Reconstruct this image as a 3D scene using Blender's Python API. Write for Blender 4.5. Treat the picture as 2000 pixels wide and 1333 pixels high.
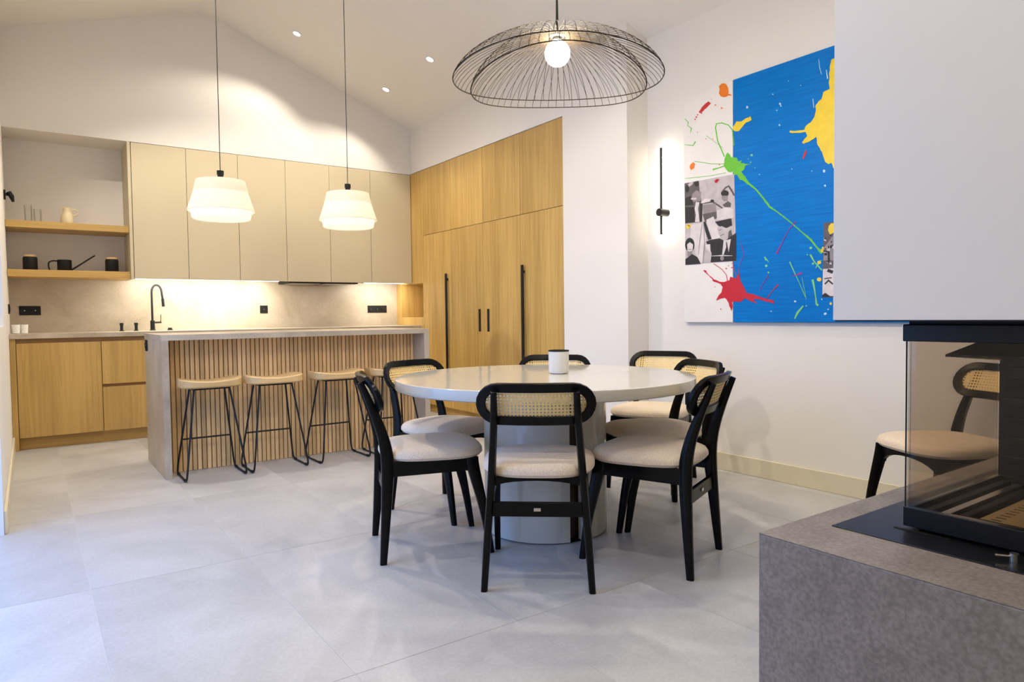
import bpy, bmesh, math, random
from mathutils import Vector, Matrix

for o in list(bpy.data.objects):
    bpy.data.objects.remove(o)
scene = bpy.context.scene
col = scene.collection
R = math.radians
random.seed(7)

# ------------------------------------------------------------------ camera
YAW, PITCH, ROLL, FPX, EYE = R(35.2542), R(2.18865), R(-0.73432), 1334.97, 1.05
fwd = Vector((math.sin(YAW) * math.cos(PITCH), math.cos(YAW) * math.cos(PITCH), -math.sin(PITCH)))
rgt = Vector((math.cos(YAW), -math.sin(YAW), 0))
upv = rgt.cross(fwd)
rgt, upv = (rgt * math.cos(ROLL) + upv * math.sin(ROLL)), (upv * math.cos(ROLL) - rgt * math.sin(ROLL))
cam_data = bpy.data.cameras.new('camera')
cam = bpy.data.objects.new('camera', cam_data)
col.objects.link(cam)
M = Matrix((rgt, upv, -fwd)).transposed().to_4x4()
M.translation = Vector((0, 0, EYE))
cam.matrix_world = M
cam_data.sensor_width = 36
cam_data.lens = 36 * FPX / 2000
cam_data.clip_start = 0.05
scene.camera = cam
CAMP = Vector((0, 0, EYE))


def ray(px, py):
    return rgt * ((px - 1000) / FPX) - upv * ((py - 666.5) / FPX) + fwd


def on_x(px, py, X):
    v = ray(px, py)
    return CAMP + v * (X / v.x)


# ------------------------------------------------------------------ world, exposure
world = bpy.data.worlds.new('world')
scene.world = world
world.use_nodes = True
bg = world.node_tree.nodes['Background']
bg.inputs[0].default_value = (0.23, 0.44, 1.0, 1)
bg.inputs[1].default_value = 3.8
scene.view_settings.view_transform = 'Standard'
scene.view_settings.look = 'None'
scene.view_settings.gamma = 1
scene.view_settings.use_curve_mapping = False
scene.view_settings.exposure = -0.08

# room dimensions (metres)
XL, XC, XR = -0.13, 3.55, 3.76          # left wall, tall cabinet plane, dining wall
YB, YU, YN = 7.38, 6.95, -1.9           # back wall, upper cabinet front, wall behind the camera
RIDGE_X, RIDGE_Z = 1.43, 3.92
KR = (3.92 - 3.13) / (3.55 - 1.43)
KL = (3.92 - 3.43) / (1.43 + 0.10)
DOOR_Y0, DOOR_Y1, DOOR_Z = 1.8, 4.15, 2.45
WIN_Y0, WIN_Y1, WIN_Z0, WIN_Z1 = 4.45, 5.5, 1.02, 2.1


def ceil_z(x):
    return RIDGE_Z - (KR * (x - RIDGE_X) if x > RIDGE_X else KL * (RIDGE_X - x))


def portal(name, y0, y1, z0, z1):
    l = bpy.data.lights.new(name, 'AREA')
    l.shape = 'RECTANGLE'
    l.size = z1 - z0
    l.size_y = y1 - y0
    l.cycles.is_portal = True
    o = bpy.data.objects.new(name, l)
    col.objects.link(o)
    o.location = (XL - 0.12, (y0 + y1) / 2, (z0 + z1) / 2)
    o.rotation_euler = (0, R(-90), 0)


portal('daylight_portal_door', DOOR_Y0, DOOR_Y1, 0, DOOR_Z)
portal('daylight_portal_window', WIN_Y0, WIN_Y1, WIN_Z0, WIN_Z1)

WARM = (1.0, 0.80, 0.56)
SPOT_W = 60
BULB = 240
SHADE_BULB = 44


# ------------------------------------------------------------------ materials
def new_mat(name):
    m = bpy.data.materials.new(name)
    m.use_nodes = True
    return m, m.node_tree.nodes, m.node_tree.links, m.node_tree.nodes['Principled BSDF']


def plain(name, c, rough=0.5, metal=0.0, spec=0.5, coat=0.0, noise=0.04, scale=12.0, bump=0.0, bscale=200.0):
    m, N, L, b = new_mat(name)
    b.inputs['Roughness'].default_value = rough
    b.inputs['Metallic'].default_value = metal
    b.inputs['Specular IOR Level'].default_value = spec
    b.inputs['Coat Weight'].default_value = coat
    b.inputs['Coat Roughness'].default_value = 0.15
    tc = N.new('ShaderNodeTexCoord')
    n = N.new('ShaderNodeTexNoise')
    n.inputs['Scale'].default_value = scale
    n.inputs['Detail'].default_value = 4
    L.new(tc.outputs['Object'], n.inputs['Vector'])
    r = N.new('ShaderNodeValToRGB')
    r.color_ramp.elements[0].position = 0.3
    r.color_ramp.elements[1].position = 0.7
    r.color_ramp.elements[0].color = [x * (1 - noise) for x in c] + [1]
    r.color_ramp.elements[1].color = [min(1, x * (1 + noise)) for x in c] + [1]
    L.new(n.outputs['Fac'], r.inputs['Fac'])
    L.new(r.outputs['Color'], b.inputs['Base Color'])
    if bump:
        n2 = N.new('ShaderNodeTexNoise')
        n2.inputs['Scale'].default_value = bscale
        L.new(tc.outputs['Object'], n2.inputs['Vector'])
        bp = N.new('ShaderNodeBump')
        bp.inputs['Strength'].default_value = bump
        bp.inputs['Distance'].default_value = 0.002
        L.new(n2.outputs['Fac'], bp.inputs['Height'])
        L.new(bp.outputs['Normal'], b.inputs['Normal'])
    return m


def wood(name, dark, light, axis=2, rough=0.45, vary=0.10):
    m, N, L, b = new_mat(name)
    b.inputs['Roughness'].default_value = rough
    tc = N.new('ShaderNodeTexCoord')
    oi = N.new('ShaderNodeObjectInfo')
    off = N.new('ShaderNodeVectorMath')
    off.operation = 'MULTIPLY_ADD'
    mul = N.new('ShaderNodeCombineXYZ')
    for i in range(3):
        L.new(oi.outputs['Random'], mul.inputs[i])
    L.new(mul.outputs[0], off.inputs[0])
    off.inputs[1].default_value = (7, 11, 5)
    L.new(tc.outputs['Object'], off.inputs[2])
    mp = N.new('ShaderNodeMapping')
    s = [34, 34, 34]
    s[axis] = 1.3
    mp.inputs['Scale'].default_value = s
    L.new(off.outputs[0], mp.inputs['Vector'])
    n = N.new('ShaderNodeTexNoise')
    n.inputs['Scale'].default_value = 1.0
    n.inputs['Detail'].default_value = 6
    n.inputs['Roughness'].default_value = 0.65
    n.inputs['Distortion'].default_value = 0.6
    L.new(mp.outputs[0], n.inputs['Vector'])
    n2 = N.new('ShaderNodeTexNoise')
    s2 = [5, 5, 5]
    s2[axis] = 0.5
    mp2 = N.new('ShaderNodeMapping')
    mp2.inputs['Scale'].default_value = s2
    L.new(off.outputs[0], mp2.inputs['Vector'])
    L.new(mp2.outputs[0], n2.inputs['Vector'])
    n2.inputs['Scale'].default_value = 1
    add = N.new('ShaderNodeMath')
    add.operation = 'MULTIPLY_ADD'
    add.inputs[1].default_value = 0.55
    L.new(n.outputs['Fac'], add.inputs[0])
    hm = N.new('ShaderNodeMath')
    hm.operation = 'MULTIPLY'
    hm.inputs[1].default_value = 0.45
    L.new(n2.outputs['Fac'], hm.inputs[0])
    L.new(hm.outputs[0], add.inputs[2])
    r = N.new('ShaderNodeValToRGB')
    r.color_ramp.elements[0].position = 0.36
    r.color_ramp.elements[1].position = 0.62
    r.color_ramp.elements[0].color = list(dark) + [1]
    r.color_ramp.elements[1].color = list(light) + [1]
    L.new(add.outputs[0], r.inputs['Fac'])
    hsv = N.new('ShaderNodeHueSaturation')
    mr = N.new('ShaderNodeMapRange')
    mr.inputs['To Min'].default_value = 1 - vary
    mr.inputs['To Max'].default_value = 1 + vary
    L.new(oi.outputs['Random'], mr.inputs['Value'])
    L.new(mr.outputs[0], hsv.inputs['Value'])
    L.new(r.outputs['Color'], hsv.inputs['Color'])
    L.new(hsv.outputs[0], b.inputs['Base Color'])
    bp = N.new('ShaderNodeBump')
    bp.inputs['Strength'].default_value = 0.12
    bp.inputs['Distance'].default_value = 0.001
    L.new(n.outputs['Fac'], bp.inputs['Height'])
    L.new(bp.outputs['Normal'], b.inputs['Normal'])
    return m


def stone(name, c0, c1, c2, rough=0.5, scale=2.2, vary=0.0, speck=0.0):
    m, N, L, b = new_mat(name)
    b.inputs['Roughness'].default_value = rough
    tc = N.new('ShaderNodeTexCoord')
    oi = N.new('ShaderNodeObjectInfo')
    mul = N.new('ShaderNodeCombineXYZ')
    for i in range(3):
        L.new(oi.outputs['Random'], mul.inputs[i])
    off = N.new('ShaderNodeVectorMath')
    off.operation = 'MULTIPLY_ADD'
    off.inputs[1].default_value = (13, 17, 9)
    L.new(mul.outputs[0], off.inputs[0])
    L.new(tc.outputs['Object'], off.inputs[2])
    n = N.new('ShaderNodeTexNoise')
    n.inputs['Scale'].default_value = scale
    n.inputs['Detail'].default_value = 9
    n.inputs['Roughness'].default_value = 0.62
    n.inputs['Distortion'].default_value = 0.8
    L.new(off.outputs[0], n.inputs['Vector'])
    r = N.new('ShaderNodeValToRGB')
    e = r.color_ramp.elements
    e[0].position, e[1].position = 0.34, 0.68
    e[0].color, e[1].color = list(c0) + [1], list(c2) + [1]
    k = e.new(0.5)
    k.color = list(c1) + [1]
    L.new(n.outputs['Fac'], r.inputs['Fac'])
    n2 = N.new('ShaderNodeTexNoise')
    n2.inputs['Scale'].default_value = 90
    n2.inputs['Detail'].default_value = 5
    L.new(off.outputs[0], n2.inputs['Vector'])
    mr2 = N.new('ShaderNodeMapRange')
    mr2.inputs['From Min'].default_value = 0.35
    mr2.inputs['From Max'].default_value = 0.65
    mr2.inputs['To Min'].default_value = 1 - 0.05 - speck
    mr2.inputs['To Max'].default_value = 1 + 0.05 + speck
    L.new(n2.outputs['Fac'], mr2.inputs['Value'])
    mr = N.new('ShaderNodeMapRange')
    mr.inputs['To Min'].default_value = 1 - vary
    mr.inputs['To Max'].default_value = 1 + vary
    L.new(oi.outputs['Random'], mr.inputs['Value'])
    mm = N.new('ShaderNodeMath')
    mm.operation = 'MULTIPLY'
    L.new(mr.outputs[0], mm.inputs[0])
    L.new(mr2.outputs[0], mm.inputs[1])
    hsv = N.new('ShaderNodeHueSaturation')
    L.new(mm.outputs[0], hsv.inputs['Value'])
    L.new(r.outputs['Color'], hsv.inputs['Color'])
    L.new(hsv.outputs[0], b.inputs['Base Color'])
    bp = N.new('ShaderNodeBump')
    bp.inputs['Strength'].default_value = 0.08
    bp.inputs['Distance'].default_value = 0.002
    L.new(n2.outputs['Fac'], bp.inputs['Height'])
    L.new(bp.outputs['Normal'], b.inputs['Normal'])
    return m


def emit(name, c, s):
    m, N, L, b = new_mat(name)
    b.inputs['Base Color'].default_value = (0.9, 0.9, 0.9, 1)
    b.inputs['Emission Color'].default_value = list(c) + [1]
    b.inputs['Emission Strength'].default_value = s
    return m


def clear_glass(name, tint=(0.96, 0.97, 0.97), refl=1.0):
    m, N, L, b = new_mat(name)
    N.remove(b)
    out = N['Material Output']
    t = N.new('ShaderNodeBsdfTransparent')
    t.inputs[0].default_value = list(tint) + [1]
    g = N.new('ShaderNodeBsdfGlossy')
    g.inputs['Roughness'].default_value = 0.02
    fr = N.new('ShaderNodeFresnel')
    fr.inputs['IOR'].default_value = 1.5
    mu = N.new('ShaderNodeMath')
    mu.operation = 'MULTIPLY'
    mu.inputs[1].default_value = refl
    L.new(fr.outputs[0], mu.inputs[0])
    mx = N.new('ShaderNodeMixShader')
    L.new(mu.outputs[0], mx.inputs[0])
    L.new(t.outputs[0], mx.inputs[1])
    L.new(g.outputs[0], mx.inputs[2])
    L.new(mx.outputs[0], out.inputs['Surface'])
    return m


def shade_mat(name, c, tr=0.6):
    m, N, L, b = new_mat(name)
    N.remove(b)
    out = N['Material Output']
    d = N.new('ShaderNodeBsdfDiffuse')
    t = N.new('ShaderNodeBsdfTranslucent')
    tc = N.new('ShaderNodeTexCoord')
    n = N.new('ShaderNodeTexNoise')
    n.inputs['Scale'].default_value = 60
    L.new(tc.outputs['Object'], n.inputs['Vector'])
    r = N.new('ShaderNodeValToRGB')
    r.color_ramp.elements[0].color = [x * 0.95 for x in c] + [1]
    r.color_ramp.elements[1].color = list(c) + [1]
    L.new(n.outputs['Fac'], r.inputs['Fac'])
    L.new(r.outputs[0], d.inputs[0])
    L.new(r.outputs[0], t.inputs[0])
    mx = N.new('ShaderNodeMixShader')
    mx.inputs[0].default_value = tr
    L.new(d.outputs[0], mx.inputs[1])
    L.new(t.outputs[0], mx.inputs[2])
    L.new(mx.outputs[0], out.inputs['Surface'])
    return m


def fabric_mat(name, c):
    m, N, L, b = new_mat(name)
    b.inputs['Roughness'].default_value = 0.95
    b.inputs['Specular IOR Level'].default_value = 0.15
    b.inputs['Sheen Weight'].default_value = 0.2
    tc = N.new('ShaderNodeTexCoord')
    a = N.new('ShaderNodeTexWave')
    a.inputs['Scale'].default_value = 170
    a.inputs['Distortion'].default_value = 1.5
    a.bands_direction = 'X'
    w = N.new('ShaderNodeTexWave')
    w.inputs['Scale'].default_value = 170
    w.inputs['Distortion'].default_value = 1.5
    w.bands_direction = 'Y'
    n = N.new('ShaderNodeTexNoise')
    n.inputs['Scale'].default_value = 220
    for x in (a, w, n):
        L.new(tc.outputs['Object'], x.inputs['Vector'])
    m1 = N.new('ShaderNodeMath')
    m1.operation = 'ADD'
    L.new(a.outputs['Fac'], m1.inputs[0])
    L.new(w.outputs['Fac'], m1.inputs[1])
    r = N.new('ShaderNodeValToRGB')
    r.color_ramp.elements[0].position = 0.3
    r.color_ramp.elements[1].position = 0.7
    r.color_ramp.elements[0].color = [x * 0.82 for x in c] + [1]
    r.color_ramp.elements[1].color = [min(1, x * 1.1) for x in c] + [1]
    L.new(n.outputs['Fac'], r.inputs['Fac'])
    L.new(r.outputs[0], b.inputs['Base Color'])
    bp = N.new('ShaderNodeBump')
    bp.inputs['Strength'].default_value = 0.25
    bp.inputs['Distance'].default_value = 0.001
    L.new(m1.outputs[0], bp.inputs['Height'])
    L.new(bp.outputs['Normal'], b.inputs['Normal'])
    return m


MAT = dict(
    wall=plain('white_plaster', (0.80, 0.77, 0.72), 0.85, noise=0.012, scale=1.5, bump=0.03, bscale=60),
    hood=plain('hood_plaster', (0.78, 0.76, 0.73), 0.85, noise=0.012, scale=2, bump=0.05, bscale=90),
    base=plain('baseboard_paint', (0.70, 0.64, 0.48), 0.4, noise=0.02),
    oak=wood('oak_veneer', (0.43, 0.262, 0.068), (0.64, 0.42, 0.132), 2),
    oakx=wood('oak_horizontal', (0.44, 0.27, 0.075), (0.63, 0.415, 0.132), 0),
    slat=wood('oak_slats', (0.64, 0.40, 0.16), (0.84, 0.57, 0.27), 2, vary=0.16),
    seatwood=wood('pale_seat_wood', (0.56, 0.37, 0.15), (0.72, 0.51, 0.25), 0),
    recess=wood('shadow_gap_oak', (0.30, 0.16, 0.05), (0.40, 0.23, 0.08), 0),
    cream=plain('sand_lacquer', (0.60, 0.52, 0.35), 0.5, noise=0.015, scale=3),
    greige=stone('greige_stone', (0.39, 0.325, 0.235), (0.47, 0.40, 0.30), (0.55, 0.48, 0.375), 0.45, 2.4),
    tile=stone('floor_porcelain', (0.415, 0.41, 0.40), (0.475, 0.468, 0.458), (0.545, 0.538, 0.528), 0.38, 1.6, vary=0.045),
    grout=plain('grout', (0.60, 0.58, 0.55), 0.9),
    black=plain('black_stained_wood', (0.006, 0.0055, 0.005), 0.22, spec=0.13, noise=0.2, scale=40),
    metal=plain('black_powder_coat', (0.009, 0.009, 0.009), 0.42, spec=0.3, noise=0.1),
    wire=plain('bronze_wire', (0.030, 0.022, 0.015), 0.75, spec=0.08, noise=0.1),
    matt=plain('matt_black', (0.010, 0.0095, 0.0095), 0.55, spec=0.25, noise=0.1),
    steel=plain('brushed_steel', (0.55, 0.53, 0.50), 0.3, metal=1.0),
    cane=plain('woven_cane', (0.86, 0.63, 0.26), 0.6, noise=0.12, scale=150),
    fabric=fabric_mat('oatmeal_fabric', (0.80, 0.665, 0.505)),
    table=plain('greige_lacquer', (0.56, 0.54, 0.465), 0.10, spec=0.5, noise=0.01),
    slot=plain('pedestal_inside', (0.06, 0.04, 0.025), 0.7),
    basalt=stone('dark_basalt', (0.205, 0.177, 0.157), (0.235, 0.205, 0.184), (0.27, 0.238, 0.216), 0.55, 7.0, speck=0.14),
    plate=plain('black_steel_plate', (0.009, 0.009, 0.010), 0.3, spec=0.25),
    tray=plain('burner_tray', (0.50, 0.37, 0.17), 0.5, noise=0.12, scale=8),
    glass=clear_glass('fire_glass', (0.95, 0.90, 0.83), 0.45),
    tumbler=clear_glass('tumbler_glass', (0.985, 0.985, 0.98), 0.5),
    frosted=plain('frosted_white', (0.85, 0.84, 0.80), 0.3),
    shade=shade_mat('linen_shade', (0.93, 0.90, 0.82), 0.5),
    cream_c=plain('cream_ceramic', (0.72, 0.62, 0.40), 0.5),
    mug=plain('white_enamel', (0.80, 0.78, 0.72), 0.25, noise=0.01),
    canvas=plain('primed_canvas', (0.80, 0.78, 0.745), 0.5, noise=0.02, bump=0.15, bscale=350),
    led=emit('led_diffuser', (1.0, 0.94, 0.84), 10),
    bulb=emit('lit_bulb', (1.0, 0.84, 0.60), BULB),
    sbulb=emit('shade_bulb', (1.0, 0.89, 0.72), SHADE_BULB),
    spotlens=emit('downlight_lens', (1.0, 0.90, 0.74), 40),
    strip=emit('sconce_strip', (1.0, 0.90, 0.74), 90),
    white=plain('white_trim', (0.82, 0.81, 0.79), 0.5),
    added_ground=stone('added_ground_stone', (0.42, 0.42, 0.41), (0.5, 0.5, 0.49), (0.56, 0.56, 0.55), 0.7, 2),
)


def paint(name, c, rough=0.35):
    return plain('paint_' + name, c, rough, noise=0.06, scale=20, bump=0.1, bscale=80)


# ------------------------------------------------------------------ mesh helpers
class MB:
    def __init__(self):
        self.v, self.f, self.mi = [], [], []

    def add(self, verts, faces, mi=0):
        k = len(self.v)
        self.v += [tuple(x) for x in verts]
        self.f += [tuple(i + k for i in f) for f in faces]
        self.mi += [mi] * len(faces)
        return self

    def box(self, x0, x1, y0, y1, z0, z1, mi=0):
        v = [(x, y, z) for z in (z0, z1) for y in (y0, y1) for x in (x0, x1)]
        return self.add(v, [(0, 2, 3, 1), (4, 5, 7, 6), (0, 1, 5, 4), (2, 6, 7, 3), (0, 4, 6, 2), (1, 3, 7, 5)], mi)

    def loft(self, rings, closed=False, cap=True, mi=0):
        n = len(rings[0])
        v = [p for r in rings for p in r]
        f = []
        m = len(rings)
        for i in range(m if closed else m - 1):
            a, b = i * n, ((i + 1) % m) * n
            for j in range(n):
                k = (j + 1) % n
                f.append((a + j, a + k, b + k, b + j))
        if cap and not closed:
            f.append(tuple(reversed(range(n))))
            f.append(tuple((m - 1) * n + j for j in range(n)))
        return self.add(v, f, mi)

    def tube(self, path, r, n=8, closed=False, mi=0):
        path = [Vector(p) for p in path]
        rr = r if isinstance(r, (list, tuple)) else [r] * len(path)
        rings = []
        prev = None
        m = len(path)
        for i, p in enumerate(path):
            if closed:
                t = path[(i + 1) % m] - path[i - 1]
            else:
                t = path[min(i + 1, m - 1)] - path[max(i - 1, 0)]
            t.normalize()
            if prev is None:
                a = Vector((0, 0, 1)) if abs(t.z) < 0.9 else Vector((1, 0, 0))
                u = t.cross(a).normalized()
            else:
                u = (prev - t * prev.dot(t)).normalized()
            prev = u
            w = t.cross(u)
            rings.append([p + (u * math.cos(2 * math.pi * j / n) + w * math.sin(2 * math.pi * j / n)) * rr[i] for j in range(n)])
        return self.loft(rings, closed, mi=mi)

    def lathe(self, prof, n=32, c=(0, 0, 0), cap=True, mi=0):
        rings = [[(c[0] + r * math.cos(2 * math.pi * j / n), c[1] + r * math.sin(2 * math.pi * j / n), c[2] + z) for j in range(n)] for r, z in prof]
        return self.loft(rings, cap=cap, mi=mi)

    def prism(self, poly, d, mi=0):
        """poly: list of 3D points, d: extrusion vector"""
        n = len(poly)
        v = [Vector(p) for p in poly] + [Vector(p) + Vector(d) for p in poly]
        f = [tuple(reversed(range(n))), tuple(range(n, 2 * n))] + [(i, (i + 1) % n, (i + 1) % n + n, i + n) for i in range(n)]
        return self.add(v, f, mi)

    def mesh(self, name, mats, smooth=False):
        me = bpy.data.meshes.new(name)
        me.from_pydata(self.v, [], self.f)
        for m in (mats if isinstance(mats, (list, tuple)) else [mats]):
            me.materials.append(m)
        if any(self.mi):
            me.polygons.foreach_set('material_index', self.mi)
        bm = bmesh.new()
        bm.from_mesh(me)
        bmesh.ops.recalc_face_normals(bm, faces=bm.faces)
        bm.to_mesh(me)
        bm.free()
        if smooth:
            me.polygons.foreach_set('use_smooth', [True] * len(me.polygons))
            try:
                me.set_sharp_from_angle(angle=R(40))
            except Exception:
                pass
        me.update()
        return me

    def build(self, name, mats, parent=None, smooth=False, bevel=0.0, seg=2):
        o = bpy.data.objects.new(name, self.mesh(name, mats, smooth or bevel > 0))
        col.objects.link(o)
        o.parent = parent
        if bevel:
            b = o.modifiers.new('bevel', 'BEVEL')
            b.width = bevel
            b.segments = seg
            b.limit_method = 'ANGLE'
            b.angle_limit = R(40)
        return o


def thing(name, label, cat, loc=(0, 0, 0), rotz=0, group=None):
    o = bpy.data.objects.new(name, None)
    o.empty_display_size = 0.1
    col.objects.link(o)
    o.location = loc
    o.rotation_euler = (0, 0, rotz)
    return tag(o, label, cat, group)


def tag(o, label, cat, group=None):
    o['label'] = label
    o['category'] = cat
    if group:
        o['group'] = group
    return o


def struct(o, label=None, cat=None):
    o['kind'] = 'structure'
    if label:
        o['label'] = label
    if cat:
        o['category'] = cat
    return o


def copy_tree(o, parent=None):
    c = o.copy()
    col.objects.link(c)
    c.parent = parent
    for ch in list(o.children):
        copy_tree(ch, c)
    return c


def bx(x0, x1, y0, y1, z0, z1):
    return MB().box(x0, x1, y0, y1, z0, z1)


def catmull(pts, k=4):
    pts = [Vector(p) for p in pts]
    out = []
    for i in range(len(pts) - 1):
        p0, p1, p2, p3 = pts[max(i - 1, 0)], pts[i], pts[i + 1], pts[min(i + 2, len(pts) - 1)]
        for j in range(k):
            t = j / k
            out.append(0.5 * ((2 * p1) + (p2 - p0) * t + (2 * p0 - 5 * p1 + 4 * p2 - p3) * t * t + (3 * p1 - p0 - 3 * p2 + p3) * t ** 3))
    out.append(pts[-1])
    return out


def sup(a, b, n, k=40):
    out = []
    for i in range(k):
        t = 2 * math.pi * i / k
        c, s = math.cos(t), math.sin(t)
        out.append((a * math.copysign(abs(c) ** (2 / n), c), b * math.copysign(abs(s) ** (2 / n), s)))
    return out


# ------------------------------------------------------------------ room shell
W = MAT['wall']
floor = struct(bx(XL - 0.3, 4.45, YN - 0.2, YB + 0.2, -0.12, -0.0012).build('floor', MAT['grout']), 'pale grout bed under large light grey floor tiles', 'floor')
tx = [0.165 + 0.585 * k for k in range(-1, 7)]
tx[0] = XL - 0.25
tx = [XL - 0.25, 0.165] + [0.165 + 0.585 * k for k in range(1, 7)] + [4.3]
ty = [YN] + [1.88 + 1.22 * k for k in range(-2, 5)] + [YB]
for i in range(len(tx) - 1):
    for j in range(len(ty) - 1):
        g = 0.0013
        t = MB().box(-(tx[i + 1] - tx[i]) / 2 + g, (tx[i + 1] - tx[i]) / 2 - g, -(ty[j + 1] - ty[j]) / 2 + g, (ty[j + 1] - ty[j]) / 2 - g, -0.0012, 0)
        o = t.build('tile', MAT['tile'], floor)
        o.location = ((tx[i] + tx[i + 1]) / 2, (ty[j] + ty[j + 1]) / 2, 0)

struct(bx(-9, XL - 0.25, -9, 12, -0.14, -0.04).build('added_ground', MAT['added_ground']), 'unseen ground slab added to block light from below', 'added_ground')  # unseen slab added outside to stop the lower sky lighting upwards

# left wall with the open door and a window
m = MB()
T = XL - 0.25
top = 3.75
m.box(T, XL, YN - 0.2, DOOR_Y0, 0, top)
m.box(T, XL, DOOR_Y0, DOOR_Y1, DOOR_Z, top)
m.box(T, XL, DOOR_Y1, WIN_Y0, 0, top)
m.box(T, XL, WIN_Y0, WIN_Y1, 0, WIN_Z0)
m.box(T, XL, WIN_Y0, WIN_Y1, WIN_Z1, top)
m.box(T, XL, WIN_Y1, YB + 0.2, 0, top)
struct(m.build('wall_left', W), 'white plaster wall with window and open door', 'wall')
wf = struct(MB().box(T + 0.05, T + 0.11, WIN_Y0, WIN_Y0 + 0.06, WIN_Z0, WIN_Z1).box(T + 0.05, T + 0.11, WIN_Y1 - 0.06, WIN_Y1, WIN_Z0, WIN_Z1)
            .box(T + 0.05, T + 0.11, WIN_Y0 + 0.06, WIN_Y1 - 0.06, WIN_Z0, WIN_Z0 + 0.06).box(T + 0.05, T + 0.11, WIN_Y0 + 0.06, WIN_Y1 - 0.06, WIN_Z1 - 0.06, WIN_Z1)
            .build('window_1', MAT['white']), 'small window in left wall beside the kitchen', 'window')
bx(T + 0.075, T + 0.085, WIN_Y0 + 0.06, WIN_Y1 - 0.06, WIN_Z0 + 0.06, WIN_Z1 - 0.06).build('pane', MAT['tumbler'], wf)

# ceiling: two slopes meeting in a softened ridge, extruded along the room
xl, xr = XL - 0.35, 4.5
pr = [(xl, ceil_z(xl)), (RIDGE_X - 0.16, ceil_z(RIDGE_X - 0.16)), (RIDGE_X - 0.06, RIDGE_Z - 0.026), (RIDGE_X + 0.06, RIDGE_Z - 0.027),
      (RIDGE_X + 0.16, ceil_z(RIDGE_X + 0.16)), (xr, ceil_z(xr)), (xr, 4.3), (xl, 4.3)]
struct(MB().prism([(x, YN - 0.2, z) for x, z in pr], (0, YB + 0.4 - YN, 0)).build('ceiling', W), 'white gabled ceiling with two slopes', 'ceiling')

# back wall and the bulkhead flush with the upper cabinets
struct(bx(XL, 4.4, YB, YB + 0.2, 0, 4.0).build('wall_back', W), 'painted kitchen wall behind shelves', 'wall')
gp = [(XL, 2.632), (XC, 2.632), (XC, ceil_z(XC) + 0.02), (RIDGE_X, RIDGE_Z + 0.02), (XL, ceil_z(XL) + 0.02)]
struct(MB().prism([(x, YU, z) for x, z in gp], (0, YB - YU, 0)).build('wall_bulkhead', W), 'white gable wall above sand coloured wall cabinets', 'wall')
# pillar and wall above the tall oak cabinets
TY = [6.67, 6.08, 5.48, 4.877, 4.284]
struct(bx(XC, 4.4, 3.56, TY[4], 0, 3.3).build('wall_pillar', W), 'white wall pillar beside tall oak cabinets', 'wall')
struct(bx(XC, 4.4, TY[4], YB, 2.640, 3.3).build('wall_upper', W), 'white wall strip above tall oak cabinets', 'wall')
struct(bx(4.2, 4.4, TY[4], YB, 0, 2.64).build('wall_behind', W), 'wall hidden behind tall oak cabinets', 'wall')
struct(bx(XR, 4.4, YN - 0.2, 3.56, 0, 3.4).build('wall_right', W), 'white dining wall carrying the painting', 'wall')
struct(bx(XL - 0.25, 4.4, YN - 0.2, YN, 0, 4.1).build('wall_front', W), 'white wall behind the viewer', 'wall')
struct(bx(XR - 0.014, XR, 1.12, 3.546, 0, 0.115).build('baseboard_right', MAT['base'], bevel=0.003), 'painted beige baseboard along dining wall', 'baseboard')
struct(bx(XC + 0.0, XR - 0.0, 3.546, 3.56, 0, 0.115).build('baseboard_return', MAT['base'], bevel=0.003), 'short beige baseboard on pillar return', 'baseboard')
struct(bx(XC - 0.014, XC, 3.56, TY[4] - 0.02, 0, 0.115).build('baseboard_pillar', MAT['base'], bevel=0.003), 'beige baseboard along white pillar', 'baseboard')
struct(bx(XL, XL + 0.014, DOOR_Y1 + 0.02, 6.80, 0, 0.115).build('baseboard_left', MAT['base'], bevel=0.003), 'pale baseboard along left wall', 'baseboard')
# stone backsplash
struct(MB().box(XL, 0.79, YB - 0.02, YB, 0.94, 1.425).box(0.79, XC, YB - 0.02, YB, 0.94, 1.43).build('trim_1', MAT['greige']), 'greige stone backsplash behind worktop', 'backsplash')

# ------------------------------------------------------------------ base cabinets and worktop
BX = [-0.088, 0.50, 1.10, 1.70, 2.30, 2.90, 3.50]
BF = 6.775
bl = ['oak base cabinet with single wide door beside left wall', 'oak base cabinet with two deep drawers left of island', 'oak base cabinet behind island, under the tap', 'oak base cabinet behind island, left of extractor',
      'oak base cabinet behind island, under the extractor', 'oak base cabinet behind island, next to tall cabinets']
for i in range(6):
    x0, x1 = BX[i], BX[i + 1]
    w = x1 - x0
    t = thing('base_cabinet', bl[i], 'cabinet', (x0, BF, 0), 0, 'oak base cabinets under the stone worktop')
    bx(0, w, 0.025, 0.58, 0.10, 0.905).build('body', MAT['recess'], t)
    bx(0, w, 0.05, 0.07, 0, 0.10).build('kickboard', MAT['oakx'], t)
    if i == 0:
        bx(0.002, w - 0.0025, 0, 0.022, 0.102, 0.868).build('door', MAT['oak'], t, bevel=0.0015)
    else:
        bx(0.0025, w - 0.0025, 0, 0.022, 0.102, 0.477).build('drawer', MAT['oak'], t, bevel=0.0015)
        bx(0.0025, w - 0.0025, 0, 0.022, 0.503, 0.868).build('drawer', MAT['oak'], t, bevel=0.0015)
tag(bx(XL + 0.002, -0.09, BF - 0.001, BF + 0.05, 0, 0.905).build('filler_strip', MAT['oak']), 'narrow oak filler strip between left wall and base cabinets', 'filler strip')
tag(bx(3.502, XC - 0.002, BF - 0.001, BF + 0.05, 0, 0.905).build('filler_strip', MAT['oak']), 'narrow oak filler strip between base cabinets and tall oak cabinets', 'filler strip')
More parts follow.
